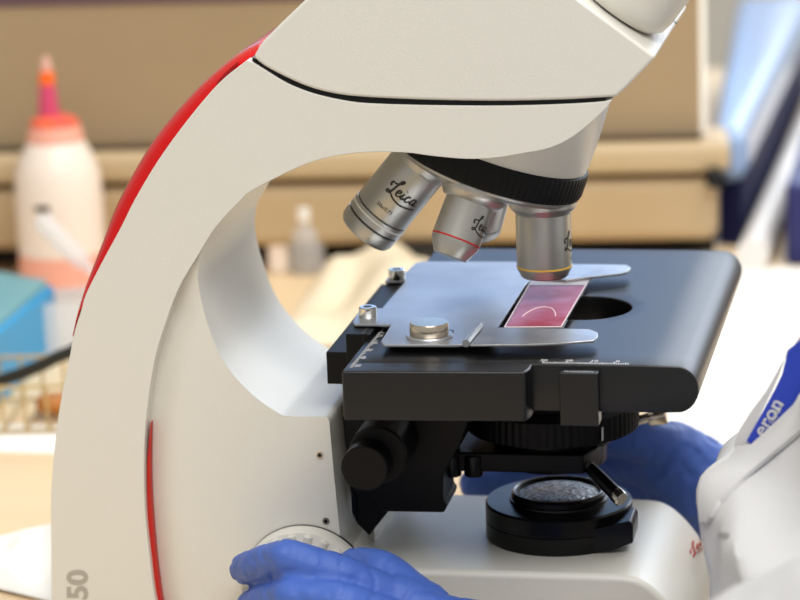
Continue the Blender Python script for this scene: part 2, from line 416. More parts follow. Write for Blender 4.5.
# turret housing below the arm
TA = math.radians(20); aD = V(-math.sin(TA), 0, -math.cos(TA)); eD = V(math.cos(TA), 0, -math.sin(TA)); yD = V(0, -1, 0)
TC = V(-.0266, 0, .2068)
n = 72; rows = []
def sup(th, a, b, p): c, s = math.cos(th), math.sin(th); return a*math.copysign(abs(c)**(2/p), c), b*math.copysign(abs(s)**(2/p), s)
for k in range(9):
    t = k/8; tt = t**1.5; row = []
    for i in range(n):
        th = 2*PI*i/n; sx, sy = sup(th, .0425, .05, 3.2); top = V(-.0165+sx, sy, .2375)
        bot = TC - aD*.0155 + (eD*math.cos(th) + V(0, 1, 0)*math.sin(th))*.0402
        row.append(top.lerp(bot, t) + V((tt-t)*-.006*(1 if math.cos(th) > 0 else 0), 0, 0))
    rows.append(row)
obj('turret_housing', loft(rows, closed=True, capends=True), WHITE, MIC, bevel=.0015, angle=50)
# turret
tur = obj('turret', lathe([(.038, -.016), (.0396, -.0045), (.0392, -.0022), (.0375, -.0008), (.033, .0008), (.02, .003), (.004, .0035)], TC, aD, n=72), SILVER, MIC)
obj('knurled_ring', lathe([(.0398, -.0162), (.0412, -.0152), (.0417, -.0125), (.0417, -.0058), (.0411, -.004), (.0395, -.0033)], TC, aD, ribs=90, amp=.0005, rib_range=(2, 3)), BLACKRIB, tur)
# objectives
RHO = .0262
def objective(radial, prof, ring=None, marks=(), lens=None, name='objective', label=None):
    d = (aD*math.cos(TA) + Vector(radial)*math.sin(TA)).normalized() if True else aD
    # the objective in use (front seat) stands vertical
    s = TC + Vector(radial)*RHO
    if (Vector(radial)-eD).length < 1e-6: d = V(0, 0, -1)
    else: d = (aD*math.cos(TA) - 0*aD + Vector(radial)*math.sin(TA)).normalized()
    return s, d
def build_objective(radial, segs, label=None):
    s = TC + Vector(radial)*RHO; d = (aD*math.cos(TA) + Vector(radial)*math.sin(TA)).normalized()
    first = None
    for nm, m, prof in segs:
        bm = lathe([(r, t) for r, t in prof], s, d, ref=CAM-s, n=72, cap=nm in ('objective', 'front_lens'))
        o = obj(nm, bm, m, first or MIC)
        if first is None: first = o; 
    if label: first['label'] = label
    return first, s, d
def on_barrel(s, d, r, ang0, t0, sc_u, sc_v, up=-1):
    dd, e1, e2 = frame(d, CAM-s)
    # e2 direction that runs to the image right
    sgn = 1 if e2.dot(RT) > 0 else -1
    def place(u, v):
        a = ang0 + u*sc_u/r
        return s + dd*(t0 - v*sc_v) + (e1*math.cos(a) + e2*sgn*math.sin(a))*(r+.00008)
    return place
# in use: yellow ring
o10, s10, d10 = build_objective(eD, [
    ('objective', SILVER, [(.0145, -.002), (.0145, .0035), (.0138, .0048), (.0119, .0066), (.0118, .0072), (.0118, .0292), (.0117, .0300), (.0117, .0312), (.0104, .0335), (.0102, .0342), (.006, .0342)]),
    ('color_band', YELLOW, [(.0116, .0296), (.01195, .0297), (.01195, .0303), (.0116, .0304)]),
    ('front_lens', LENSR, [(.0098, .0338), (.0096, .0347), (.005, .0348)])], 'upright silver objective with a yellow ring')
obj('logo', logo_bm(on_barrel(s10, d10,   .0118, .82, .0222, .0064, .0078), 1.6), INK, o10)
obj('logo', logo_bm(on_barrel(s10, d10, .0118, -2.65, .0222, .0062, .0074), 1.6), INK, o10)
obj('engraving', text_bm('10x/0.25', .0028, on_barrel(s10, d10, .0118, 1.2, .0275, 1, 1)), INK, o10)
# near side: red ring, short
o4, s4, d4 = build_objective(yD, [
    ('objective', SILVER, [(.0135, -.002), (.0142, .001), (.0142, .0028), (.0118, .0062), (.0105, .0066), (.0104, .0072), (.0104, .0228), (.0102, .0248), (.0072, .0305), (.005, .0308)]),
    ('color_band', REDRING, [(.0103, .0226), (.01055, .0227), (.01055, .0233), (.0103, .0234)])], 'short silver objective with a red ring')
obj('logo', logo_bm(on_barrel(s4, d4, .0104, .42, .0175, .0056, .0068), 1.6), INK, o4)
# back: long one pointing down towards the arm
o50, s50, d50 = build_objective(-eD, [
    ('objective', SILVER, [(.0142, -.003), (.0142, .0045), (.0136, .0055), (.0128, .0058), (.0128, .0315), (.0126, .0318), (.0126, .0322), (.0131, .0324), (.0131, .0372), (.0126, .0374), (.0126, .038), (.0131, .0382), (.0129, .0428), (.0118, .0446), (.007, .0448)]),
    ('white_band', WHITERING, [(.013, .0338), (.01325, .0339), (.01325, .0346), (.013, .0347)]),
    ('groove', BLACKS, [(.0125, .0374), (.01275, .0375), (.01275, .0379), (.0125, .038)]),
    ('groove', BLACKS, [(.0125, .0318), (.0127, .03185), (.0127, .0321), (.0125, .0322)])], 'long silver objective tilted back with a white ring')
obj('logo', logo_bm(on_barrel(s50, d50, .0128, -.36, .0205, .0070, .0082), 1.75), INK, o50)
obj('engraving', text_bm('50x/0.75', .0023, on_barrel(s50, d50, .0128, -.3, .0276, 1, 1)), INK, o50)
# far side
of, sf, df_ = build_objective(-yD, [
    ('objective', SILVER, [(.0138, -.002), (.0138, .003), (.0112, .006), (.0112, .030), (.011, .0302), (.011, .0306), (.0112, .0308), (.0112, .034), (.0098, .036), (.005, .036)]),
    ('groove', BLACKS, [(.0109, .0302), (.0111, .03025), (.0111, .03055), (.0109, .0306)])], 'silver objective on the far side of the turret')

# ------------------------------------------------------------------ base
BZ = .05
by0, by1 = -.0605, .046
nose = [(590, 575), (618, 576.2), (632, 578), (642, 581.5), (653, 589), (666, 602), (679, 620), (688, 644), (691, 690)]
P = pxY(sm2(nose, 4), by0)
dz = BZ - P[0].z
P = [V(p.x, by0, max(0, p.z+dz)) for p in P if p.z+dz > .004]
P = [V(-.118, by0, 0), V(-.118, by0, BZ)] + [V(-.09+.03*k, by0, BZ) for k in range(3)] + P + [V(P[-1].x+.0005, by0, 0)]
bm = prism(P, (0, by1-by0, 0))
base = obj('base', bm, WHITE, MIC, bevel=.003, seg=4, angle=45)
# pale ridges where base meets the body
rp = [V(*PZ(368, 537, BZ)[:2], BZ-.001), V(*PZ(387, 513, BZ)[:2], BZ-.001), V(*PZ(394, 513, BZ)[:2], BZ-.001), V(*PZ(375, 541, BZ)[:2], BZ-.001)]
obj('base_ridge', prism(rp, (0, 0, .006)), WHITE, base, bevel=.0008)
tb = bvh(base)
def base_logo(u, v): return onto(tb, 692.5 + u*8.2 - v*5.5, 558 - u*10.5 - v*9.5, .0005)
obj('logo', logo_bm(base_logo, 1.2), REDLINE, base, label='small red script lettering on the base')
# screws in the side panel
for sx, sy in ((319.8, 455), (326, 521)):
    c = PY(sx, sy, -.0527)
    sc_ = obj('side_screw', lathe([(.0015, .0004), (.0015, -.0003), (.0011, -.0003), (.0009, .0003)], c, (0, 1, 0), n=24), KNOBM, MIC)
    obj('hex_socket', lathe([(.0008, .0), (.0008, -.00035)], c, (0, 1, 0), n=6), BLACKS, sc_)
# focus knob
kc = PY(305, 589.5, -.056)
fk = obj('focus_knob', lathe([(.0278, .003), (.0278, -.003), (.0268, -.0045), (.0215, -.006), (.0211, -.0075), (.0185, -.0105), (.017, -.0115), (.009, -.0115)], kc, (0, 1, 0), n=96), WHITE2, MIC)
bm = bmesh.new()
for k in range(22):
    a = 2*PI*k/22; c = kc + V(math.cos(a)*.0238, -.0056, math.sin(a)*.0238); rd = V(math.cos(a), 0, math.sin(a))
    tube([c - rd*.0026, c - rd*.002, c + rd*.002, c + rd*.0026], [.0008, .0019, .0019, .0008], 10, bm)
obj('finger_grips', bm, WHITE2, fk)
obj('knob_gap', lathe([(.02796, .001), (.02796, -.0006)], kc + V(0, .003, 0), (0, 1, 0), n=96), BLACKS, fk)
kb = PY(305, 589.5, .056); kb = V(kc.x, .056, kc.z)
obj('focus_knob', lathe([(.0278, -.003), (.0278, .003), (.0215, .006), (.0195, .018), (.009, .0195)], kb, (0, 1, 0), n=64), WHITE2, MIC)

# ------------------------------------------------------------------ stage
ST, SB = .149, .1295
yn = lambda x: -.0915 - .003*max(0, (.0-x)/.07)
prof = [V(-.069, 0, SB), V(-.069, 0, ST)] + [V(-.069+.01*k, 0, ST) for k in range(1, 13)]
rr = (ST-SB)/2
for k in range(1, 13):
    a = PI/2 - PI*k/13; prof.append(V(.0625 + rr*.95*math.cos(a), 0, (ST+SB)/2 + rr*math.sin(a)))
prof += [V(.055-.02*k, 0, SB) for k in range(6)]
bm = bmesh.new(); secs = []
for j in range(13):
    t = j/12; rw = []
    for p in prof:
        y0 = yn(p.x); y1 = .113; x = p.x + .0018*t*max(0, p.x/.07)
        rw.append(V(x, y0+(y1-y0)*t, p.z))
    secs.append(rw)
loft(secs, bm, closed=True, capends=True)
# oblong hole
cut = bmesh.new(); hp = []
for i in range(48):
    a = 2*PI*i/48; hp.append(V(.0085 + (.006 if math.cos(a) > 0 else -.006) + .0205*math.cos(a), .001+.0205*math.sin(a), .10))
prism(hp, (0, 0, .1), cut); bmesh.ops.recalc_face_normals(cut, faces=cut.faces[:])
cme = bpy.data.meshes.new('cut'); cut.to_mesh(cme); cut.free(); co = bpy.data.objects.new('cut', cme); COL.objects.link(co)
def boolcut(o):
    b = o.modifiers.new('bool', 'BOOLEAN'); b.operation = 'DIFFERENCE'; b.object = co; b.solver = 'EXACT'
    v = o.modifiers.new('bev', 'BEVEL'); v.width = .0011; v.segments = 3; v.limit_method = 'ANGLE'; v.angle_limit = math.radians(60)
stage = obj('stage', bm, STAGE, MIC, mods=(boolcut,))
bpy.data.objects.remove(co); bpy.data.meshes.remove(cme)
x526 = PZ(526, 369, ST).x
bm = prism([V(-.0693, -.107, SB-.0012), V(x526, -.1035, SB-.0012), V(x526+.0015, -.098, SB-.0012), V(x526+.0015, -.09, SB-.0012), V(-.0693, -.09, SB-.0012)], (0, 0, ST-SB+.00115))
obj('stage_rim', bm, STAGE, stage, bevel=.0011, seg=3)
x5, x6 = PZ(558, 371, ST).x, PZ(597, 371, ST).x
obj('vernier_block', box(x5, x6, -.0985, -.089, SB-.004, ST-.0016), STAGE, stage, bevel=.0005)
bm = bmesh.new()
for k in range(37):
    x = PZ(540, 367, ST).x + k*.00095; h = .0022 if k % 10 == 0 else (.0016 if k % 5 == 0 else .0011)
    box(x, x+.00045, yn(x)+.0012, yn(x)+.0012+h*1.4, ST-.0001, ST+.00012, bm)
obj('ruler_ticks', bm, WHITEINK, stage, smooth=False)
for k, s in enumerate(('30', '20', '10', '0')):
    x = PZ(540, 367, ST).x + k*.0102
    obj('ruler_digits', text_bm(s, .0032, lambda u, v: V(x+u-.0015, yn(x)+.0042+v*1.2, ST+.00012)), WHITEINK, stage)
bm = bmesh.new()
for k in range(12):
    x = x5 + .002 + k*.001; box(x, x+.0003, -.0972, -.0958, ST-.0017, ST-.00148, bm)
obj('vernier_ticks', bm, WHITEINK, stage, smooth=False)
# mechanical slide mover
PZT = .1528
plate = [(384, 344.5), (381, 341), (391, 324.5), (355, 324), (353, 321), (361, 308), (382.5, 308), (405, 281), (385, 281), (391, 272), (406, 272), (415, 263), (422, 261.5), (512, 261.5), (548, 262), (541, 272), (526, 284), (498, 327), (478, 343), (455, 344.5)]
bm = prism([p - V(0, 0, .0012) for p in pxZ(plate, PZT)], (0, 0, .0012))
holder = obj('slide_holder', bm, PLATE, MIC, bevel=.0003, seg=2, label='brushed aluminium slide holder plate')
clip = [(470, 344.5), (477, 336), (484, 327), (520, 327.5), (570, 328.5), (590, 329), (597.5, 332), (598, 336.5), (594, 340), (560, 342.5), (520, 344)]
bm = prism([p - V(0, 0, .0012) for p in pxZ(clip, PZT+.0012)], (0, 0, .0012))
obj('clip_arm', bm, CLIPM, holder, bevel=.0004, seg=2)
clip2 = [(540, 277), (546, 263), (575, 264), (612, 264.3), (627, 264.6), (631, 267.5), (628, 271), (622, 273), (596, 276), (566, 279.5)]
bm = prism([p - V(0, 0, .0012) for p in pxZ(clip2, PZT+.0012)], (0, 0, .0012))
obj('clip_arm', bm, CLIPM, holder, bevel=.0004, seg=2)
r0, r1 = PZ(466, 343.5, PZT+.0012), PZ(480, 326.5, PZT+.0012)
obj('clip_bend', tube([r0, r1], .0016, 16), CLIPM, holder)
b0 = pxZ([(413, 333), (424, 333), (424, 329.5), (413, 329.5)], PZT)
obj('slot', prism([p + V(.0125, 0, -.0004) for p in b0], (0, 0, .00055)), BLACKS, holder)
kk = PZ(429.5, 336, PZT)
obj('clip_base', lathe([(.0095, -.0002), (.0098, .0004), (.0095, .0009)], kk, n=40), CLIPM, holder)
obj('clamp_knob', lathe([(.0078, .0008), (.0081, .0012), (.0081, .0052), (.0076, .006), (.002, .0061)], kk, n=48), KNOBM, holder, label='champagne clamp knob')
for sx, sy in ((397, 279), (368, 317)):
    c = PZ(sx, sy, PZT)
    hs = obj('hex_screw', lathe([(.0035, -.0002), (.0038, .0002), (.0038, .0042), (.0034, .0046), (.0019, .0046), (.0018, .0028)], c, n=32), SILVERB, holder)
    obj('hex_socket', lathe([(.0019, .0020), (.0019, .0040)], c, n=6), BLACKS, hs, smooth=False)
# rail below its left edge
ra, rb = PZ(345.5, 334, .1512), PZ(372, 333, .1512); y_end = PZ(399, 282, .1512).y
obj('rail', box(ra.x, rb.x-.0006, ra.y, y_end+.004, .139, .1512), BLACK, holder, bevel=.0005)
obj('rail_groove', box(rb.x-.004, rb.x-.003, ra.y-.0002, y_end, .147, .1514), BLACKS, holder)
la, lb = PZ(326, 352, .1405), PZ(346, 352, .1405)
obj('toothed_rack', box(la.x, ra.x+.004, la.y, .075, .1265, .1405), BLACKRIB, stage, bevel=.0005)
sa, sb_, sc2, sd = PZ(345, 369, ST), PZ(356, 369, ST), PZ(391, 326, ST), PZ(383, 324, ST)
bm = bmesh.new()
for k in range(52):
    q = sd.lerp(sa, .02+.96*k/52)
    ln = .0026 if k % 10 == 0 else (.002 if k % 5 == 0 else .0013)
    box(q.x+.0012, q.x+.0012+ln, q.y, q.y+.00035, ST-.0001, ST+.0001, bm)
obj('scale_ticks', bm, WHITEINK, stage, smooth=False)
for k, (qx, qy) in enumerate(((355, 366), (360.5, 358), (366.5, 350.5), (372, 343.5), (377, 336), (382, 329))):
    O2 = PZ(qx, qy, ST+.0001)
    obj('scale_digits', text_bm(str(30+10*k), .0032, lambda u, v, O2=O2: V(O2.x+v*1.0, O2.y-u*1.3+.003, ST+.0001)), WHITEINK, stage)

# ------------------------------------------------------------------ column, condenser, illuminator
col = [(342, 416), (402, 416), (402, 500), (388, 512), (369, 536), (357, 524), (350, 490)]
obj('stage_column', prism(pxY(col, -.042), (0, .084, 0)), BLACK, MIC, bevel=.0008)
obj('guide_rod', prism(pxY([(351, 492), (356, 495), (356, 522), (352, 512)], -.0435), (0, .004, 0)), BLACKS, MIC)
br = [(374, 417), (470, 417), (460, 446), (443, 474), (443, 501), (447, 505), (444, 513), (383, 512), (366, 490), (362, 450)]
obj('condenser_bracket', prism(pxY(br, -.048), (0, .028, 0)), BLACK, MIC, bevel=.001)
kq = PY(364, 469, -.086)
ck = obj('condenser_knob', lathe([(.0088, .0), (.0097, .0006), (.0099, .011), (.0099, .0112)], kq, (0, 1, 0), n=56), BLACK, MIC, bevel=.0003)
obj('knob_collar', lathe([(.0115, .0), (.0125, .0008), (.0125, .024), (.01, .026)], kq + V(.0035, .0112, .0025), (0, 1, 0), n=56), BLACKRIB, ck)
cond = obj('condenser', lathe([(.027, .0785), (.027, .0805), (.0225, .0812), (.0235, .0822), (.0235, .0895), (.026, .091), (.026, .096), (.033, .0965), (.033, .107), (.024, .1085), (.024, .118), (.014, .126), (.0125, .1265)][2:], (0, 0, 0), n=72), BLACKS, MIC)
obj('iris_ring', lathe([(.0335, .0965), (.0372, .0972), (.0375, .0985), (.0375, .1065), (.037, .1078), (.033, .1082)], (0, 0, 0), ribs=70, amp=.0006, rib_range=(2, 3)), BLACKRIB, cond)
obj('index_mark', prism(pxY([(601.5, 428), (603, 428), (603, 441), (601.5, 441)], -.0295), (0, .002, 0)), WHITEINK, cond)
obj('top_lens', lathe([(.0118, .1255), (.0108, .1275), (.006, .1285)], (0, 0, 0), n=48), GLASS, cond)
obj('lens_rim', lathe([(.0115, .124), (.0135, .1258), (.013, .1275), (.0115, .1272)], (0, 0, 0), n=48, cap=False), BLACKS, cond)
obj('condenser_carrier', prism([V(-.045, -.03, .084), V(.017, -.03, .084), V(.022, -.018, .084), V(.022, .02, .084), V(-.045, .02, .084)], (0, 0, .0085)), BLACK, cond, bevel=.001)
for hx in (452, 474): obj('carrier_stud', lathe([(.004, 0), (.0042, .001), (.0042, .008), (.004, .009)], PY(hx, 475, -.028), n=24), BLACKS, cond)
# centring screw behind right
q0, q1, q2 = PY(626, 424, .03), PY(650, 417, .03), PY(668, 415, .03)
cs = obj('centring_screw', tube([q0, q1], .0022, 16), KNOBM, cond)
ax_ = (q2-q1).normalized()
obj('screw_head', lathe([(.0036, -.0005), (.004, .0), (.004, .0065), (.0034, .0075)], q1, ax_, n=32), KNOBM, cs)
# illuminator
IC = V(.0030, -.0075, 0)
ill = obj('illuminator', lathe([(.0312, BZ-.0005), (.0318, BZ+.0005), (.0318, BZ+.0075), (.0314, BZ+.0078), (.0314, BZ+.0084), (.0318, BZ+.0087), (.0318, BZ+.0152), (.031, BZ+.016), (.0215, BZ+.016), (.0212, BZ+.0165), (.0212, BZ+.0170), (.0205, BZ+.0172), (.0204, BZ+.0192), (.0197, BZ+.0200), (.0182, BZ+.0198), (.0174, BZ+.0187), (.0171, BZ+.0165)], IC, n=80), BLACKS, MIC)
obj('lens_ring_edge', lathe([(.0192, BZ+.0198), (.0196, BZ+.0203), (.0191, BZ+.0204), (.0187, BZ+.0199)], IC, n=80, cap=False), SILVER, ill)
obj('diffuser_lens', lathe([(.0174, BZ+.016), (.0172, BZ+.0186), (.0150, BZ+.0195), (.011, BZ+.0202), (.006, BZ+.0206), (.001, BZ+.0207)], IC, n=64), GLASSD, ill, label='textured diffuser glass')
c = PY(625, 548, -.02)
tab = [(581, 536), (583, 532), (630, 521), (633, 526), (633, 543), (612, 551), (583, 556)]
obj('lamp_tab', prism(pxY(tab, -.0335), (0, .02, 0)), BLACKS, ill, bevel=.0006)
g0, g1 = PY(590, 468, -.026), PY(619, 497, -.037)
lv = obj('iris_lever', tube([g0, g0.lerp(g1, .2), g0.lerp(g1, .75), g1], [.0026, .0029, .0031, .0031], 20), BLACKS, ill)
ld = (g1-g0).normalized()
obj('lever_cap', lathe([(.0030, -.001), (.0034, 0), (.0034, .0035), (.0028, .0042)], g1 - ld*.002, ld, n=28), SILVERB, lv, label='bright metal lever end')
obj('lever_cap', lathe([(.0020, -.001), (.0026, 0), (.0026, .003)], g0 - ld*.002, ld, n=28), SILVER, lv)

# ------------------------------------------------------------------ slide
sq = [PZ(503, 327.5, PZT), PZ(562, 327, PZT), PZ(592, 276, PZT), PZ(533, 276, PZT)]
SL = empty('microscope_slide', (sum(p.x for p in sq)/4, sum(p.y for p in sq)/4, ST), 'glass slide with a pink stained smear lying between the two clip arms', 'slide')
gl = [V(p.x, p.y, ST+.0025) for p in sq]
obj('glass', prism(gl, (0, 0, .0010)), GLASS, SL)
def sq_at(u, v): return sq[0].lerp(sq[1], u).lerp(sq[3].lerp(sq[2], u), v)
def lay(poly, z, h): return prism([V(sq_at(u, v).x, sq_at(u, v).y, z) for u, v in poly], (0, 0, h))
zt = ST+.0036
obj('frosted_end', lay([(0.01, .82), (.99, .82), (.99, .995), (.01, .995)], zt, .00008), FROST, SL)
obj('stain', lay([(.05, .03), (.97, .03), (.97, .80), (.05, .80)], zt, .00012), STAIN, SL, label='pink stained film')
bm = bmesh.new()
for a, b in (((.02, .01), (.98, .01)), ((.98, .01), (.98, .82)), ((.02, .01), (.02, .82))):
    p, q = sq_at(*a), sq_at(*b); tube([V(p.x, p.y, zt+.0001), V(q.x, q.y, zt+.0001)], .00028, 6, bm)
obj('cover_slip_edge', bm, EDGEGLINT, SL)
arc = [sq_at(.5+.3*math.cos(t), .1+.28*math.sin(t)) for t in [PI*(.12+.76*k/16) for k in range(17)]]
obj('reflection_arc', tube([V(p.x, p.y, zt+.0002) for p in arc], .0003, 6), EDGEGLINT, SL)  # pale arc paints a reflection on the cover slip

# ================================================================== PERSON
PR = empty('person', (.27, -.12, FLZ), 'person in white lab coat, blue gloves and blue lanyard, working the microscope', 'person')
def capsules(chains, bm=None, n=16):
    """tapered round limbs: list of chains of (point, radius)"""
    bm = bm or bmesh.new()
    for ch in chains:
        P = [Vector(p) for p, r in ch]; R_ = [r for p, r in ch]
        for p, r in ch: bmesh.ops.create_icosphere(bm, subdivisions=2, radius=r, matrix=Matrix.Translation(p))
        for (p, r), (q, s) in zip(ch, ch[1:]):
            p, q = Vector(p), Vector(q); m = 6
            if (q-p).length > 1e-5: tube([p, q], [r, s], n, bm)
    return bm
# ---- near (left) hand on the focus knob: finger chains in pixels with depth
from mathutils import noise as NZ
def bake(o):
    dg = bpy.context.evaluated_depsgraph_get(); nm = bpy.data.meshes.new_from_object(o.evaluated_get(dg)); o.modifiers.clear(); o.data = nm
def creases(o):
    """fine wrinkles of a thin glove"""
    me = o.data; nn = [v.normal.copy() for v in me.vertices]
    for v, n_ in zip(me.vertices, nn):
        q = v.co; a = NZ.noise(V(q.x*45+q.z*60, q.y*60, q.z*45-q.x*110)); b = NZ.noise(V(q.x*130, q.y*130, q.z*130))
        v.co = q - n_*(max(0, .22-abs(a))*.0028 + b*.00018)
def hp(x, y, Y): return PY(x, y, Y)
L = []
wristL = hp(507, 672, -.122)
L.append([(hp(398, 602, -.104), .0092), (hp(340, 575, -.112), .0086), (hp(287, 557.5, -.113), .0078), (hp(258, 564, -.094), .0073), (hp(244.5, 569, -.0705), .0067)])
L.append([(hp(402, 626, -.115), .0095), (hp(342, 603, -.125), .0088), (hp(292, 597, -.122), .0081), (hp(264, 602, -.098), .0075), (hp(252, 606, -.0755), .0069)])
L.append([(hp(410, 648, -.112), .0092), (hp(350, 632, -.122), .0085), (hp(305, 630, -.118), .0078), (hp(282, 640, -.098), .0072), (hp(275, 645, -.0755), .0066)])
L.append([(hp(424, 672, -.108), .0085), (hp(372, 664, -.116), .0076), (hp(336, 660, -.108), .007), (hp(318, 664, -.0936), .0064)])
L.append([(hp(462, 650, -.108), .013), (hp(425, 606, -.1), .0105), (hp(381, 569, -.092), .0086), (hp(356, 564, -.0820), .0072), (hp(343, 571, -.0755), .006)])
for i, (mx, my, mY) in enumerate(((400, 598, -.104), (402, 622, -.113), (410, 648, -.112), (424, 672, -.108))):
    L.append([(wristL + V(0, 0, (1.5-i)*.007), .0175), (hp(mx+44, my+26, mY), .012), (hp(mx, my, mY), .0098)])
elbowL = V(.134, -.33, .090)
L.append([(wristL, .022), (wristL.lerp(elbowL, .2), .024), (wristL.lerp(elbowL, .33), .027)])
gloveL = obj('glove', capsules(L), GLOVE, PR, mods=(remesh(.0011, 3, .5), bake, creases), label='blue glove on the near hand')
# ---- far (right) hand behind the condenser
Rr = []
wristR = hp(690, 486, .098)
Rr.append([(hp(622, 458, .092), .0105), (hp(560, 462, .098), .0092), (hp(505, 478, .094), .0085), (hp(474, 484, .086), .0076)])
Rr.append([(hp(618, 478, .100), .0105), (hp(556, 484, .106), .0092), (hp(510, 492, .100), .0084), (hp(486, 496, .092), .0076)])
Rr.append([(hp(620, 498, .104), .010), (hp(562, 504, .110), .0088), (hp(520, 508, .106), .008), (hp(498, 510, .098), .0072)])
Rr.append([(hp(628, 515, .104), .009), (hp(580, 522, .110), .008), (hp(545, 526, .106), .007)])
Rr.append([(hp(668, 450, .088), .0125), (hp(635, 438, .08), .0105), (hp(600, 436, .078), .0088), (hp(572, 440, .08), .0072)])
for i, (mx, my, mY) in enumerate(((622, 458, .092), (618, 478, .1), (620, 498, .104), (628, 515, .104))):
    Rr.append([(wristR + V(0, 0, (1.5-i)*.006), .0185), (hp(mx+36, my+2, mY), .0145), (hp(mx, my, mY), .0112)])
Rr.append([(hp(672, 462, .094), .02), (hp(690, 480, .098), .0235), (hp(694, 492, .10), .0235)])
gloveR = obj('glove', capsules(Rr), GLOVE, PR, mods=(remesh(.0014, 4, .5), bake, creases), label='blue glove on the far hand')
cuff = [PY(697, 472, .098), PY(704, 478, .1)]
# ---- coat: torso rings from hem to neck, sleeves, one surface
TY = -.135
sil = [(716, 680), (710, 620), (703, 570), (702, 535), (702, 500), (706, 488), (724, 476), (758, 464), (778, 448), (792, 430), (802, 412), (812, 392), (824, 364), (840, 336), (862, 300), (878, 262)]
rows = []
def ring(cx, cy, cz, a, b, rot, p=2.3, n=48):
    out = []
    for i in range(n):
        th = 2*PI*i/n; x, y = sup(th, a, b, p); c, s = math.cos(rot), math.sin(rot); out.append(V(cx + x*c - y*s, cy + x*s + y*c, cz))
    return out
def torso_row(xm, z, a, b): return ring(xm + a, TY, z, a, b, math.radians(8), 2.2)
S = [PY(x, y, TY) for x, y in sil]
for zz in (-.36, -.25, -.14): rows.append(torso_row(S[0].x + .024, zz, .14, .2))
for k, p in enumerate(S):
    t = k/(len(S)-1); rows.append(torso_row(p.x, p.z, .15-.05*t, .20-.085*t**1.5))
zt_ = S[-1].z; xt = S[-1].x
rows.append(torso_row(xt+.015, zt_+.03, .062, .075)); rows.append(torso_row(xt+.02, zt_+.045, .055, .062))
bm = loft(rows, closed=True, capends=True)
shL, shR = V(.26, -.32, .16), V(.27, .06, .17)
elbowR = V(.30, .20, .03)
elL = V(.134, -.33, .090)
capsules([          [(shR, .066), (shR.lerp(elbowR, .5), .058), (elbowR, .05), (elbowR.lerp(wristR, .5), .037), (elbowR.lerp(wristR, .8), .03)],
          [(V(.25, -.2, .17), .07), (shL, .06)], [(V(.25, -.05, .18), .07), (shR, .066)]], bm)
from mathutils import noise as NZ
def folds(o):
    """soft diagonal creases in the cloth"""
    me = o.data; me.calc_loop_triangles(); nn = [v.normal.copy() for v in me.vertices]
    for v, n_ in zip(me.vertices, nn):
        q = v.co; a = NZ.noise(V((q.x+q.z*.8)*24, q.y*9, (q.z-q.x*.5)*7)); b = NZ.noise(V(q.x*34+5, q.y*30, q.z*16+3))
        f_ = abs(a)*.017 + b*.004
        v.co = q - n_*f_
def bake(o):
    dg = bpy.context.evaluated_depsgraph_get(); nm = bpy.data.meshes.new_from_object(o.evaluated_get(dg)); o.modifiers.clear(); o.data = nm
coat = obj('lab_coat', bm, COAT, PR, mods=(remesh(.004, 8, .5), bake, folds))
slv = obj('sleeve', capsules([[(shL, .068), (shL.lerp(elL, .5), .063), (elL, .058), (elL.lerp(wristL, .35), .040), (elL.lerp(wristL, .62), .031)]]), COAT, coat, mods=(remesh(.004, 8, .5), bake, folds))
tc_ = bvh(coat)
# lapels, lanyard and folds lie on the coat
nearlap = [(840, 362), (800, 398), (776, 421), (752, 444), (737, 446), (729, 459), (716, 468), (703.5, 477), (702, 500), (703.5, 522), (711, 523), (722, 503), (747, 478), (770, 459), (800, 435), (840, 402)]
obj('lapel', patch(tc_, nearlap, .0026, 6, True), COAT2, coat, mods=(solid(.0018, 1), ), bevel=0)
farlap = [(820, 306), (799, 337), (781, 364), (766, 391), (751, 411), (739, 430), (734, 444), (738, 452), (751, 443), (757, 421), (773, 389), (780, 374), (787, 351), (800, 341), (820, 318)]
obj('lapel', patch(tc_, farlap, .0006, 6, True), COAT2, coat, mods=(solid(.0016, 1),))
lany = [(800, 340), (788, 350), (782, 374), (775, 389), (758, 420), (747, 440), (753, 445), (776, 424), (802, 399), (840, 362), (840, 315)]
lan = obj('lanyard', patch(tc_, lany, .0012, 6, True), LANY, PR, mods=(solid(.001, 1),))
# white lettering along the lanyard
lu = Vector((.50, -.866)); lvv = Vector((-.866, -.50))
tl = bvh(lan)
def lan_place(u, v, ox=762, oy=431, s=1.0):
    x = ox + lu.x*u*s + lvv.x*v*s; y = oy + lu.y*u*s + lvv.y*v*s; return onto(tl, x, y, .0003)
obj('lanyard_lettering', text_bm('eron', 21, lambda u, v: lan_place(u, v, 764, 438)), WHITEINK, lan)
obj('lanyard_lettering', text_bm('Campus', 7, lambda u, v: lan_place(u, v, 772, 424)), WHITEINK, lan)
# buttonhole and a sleeve seam
obj('buttonhole', patch(tc_, [(719, 534), (727, 533), (731, 536), (727, 538), (720, 537)], .0006, 3), mat('buttonhole_thread', (150, 148, 146), .9), coat)
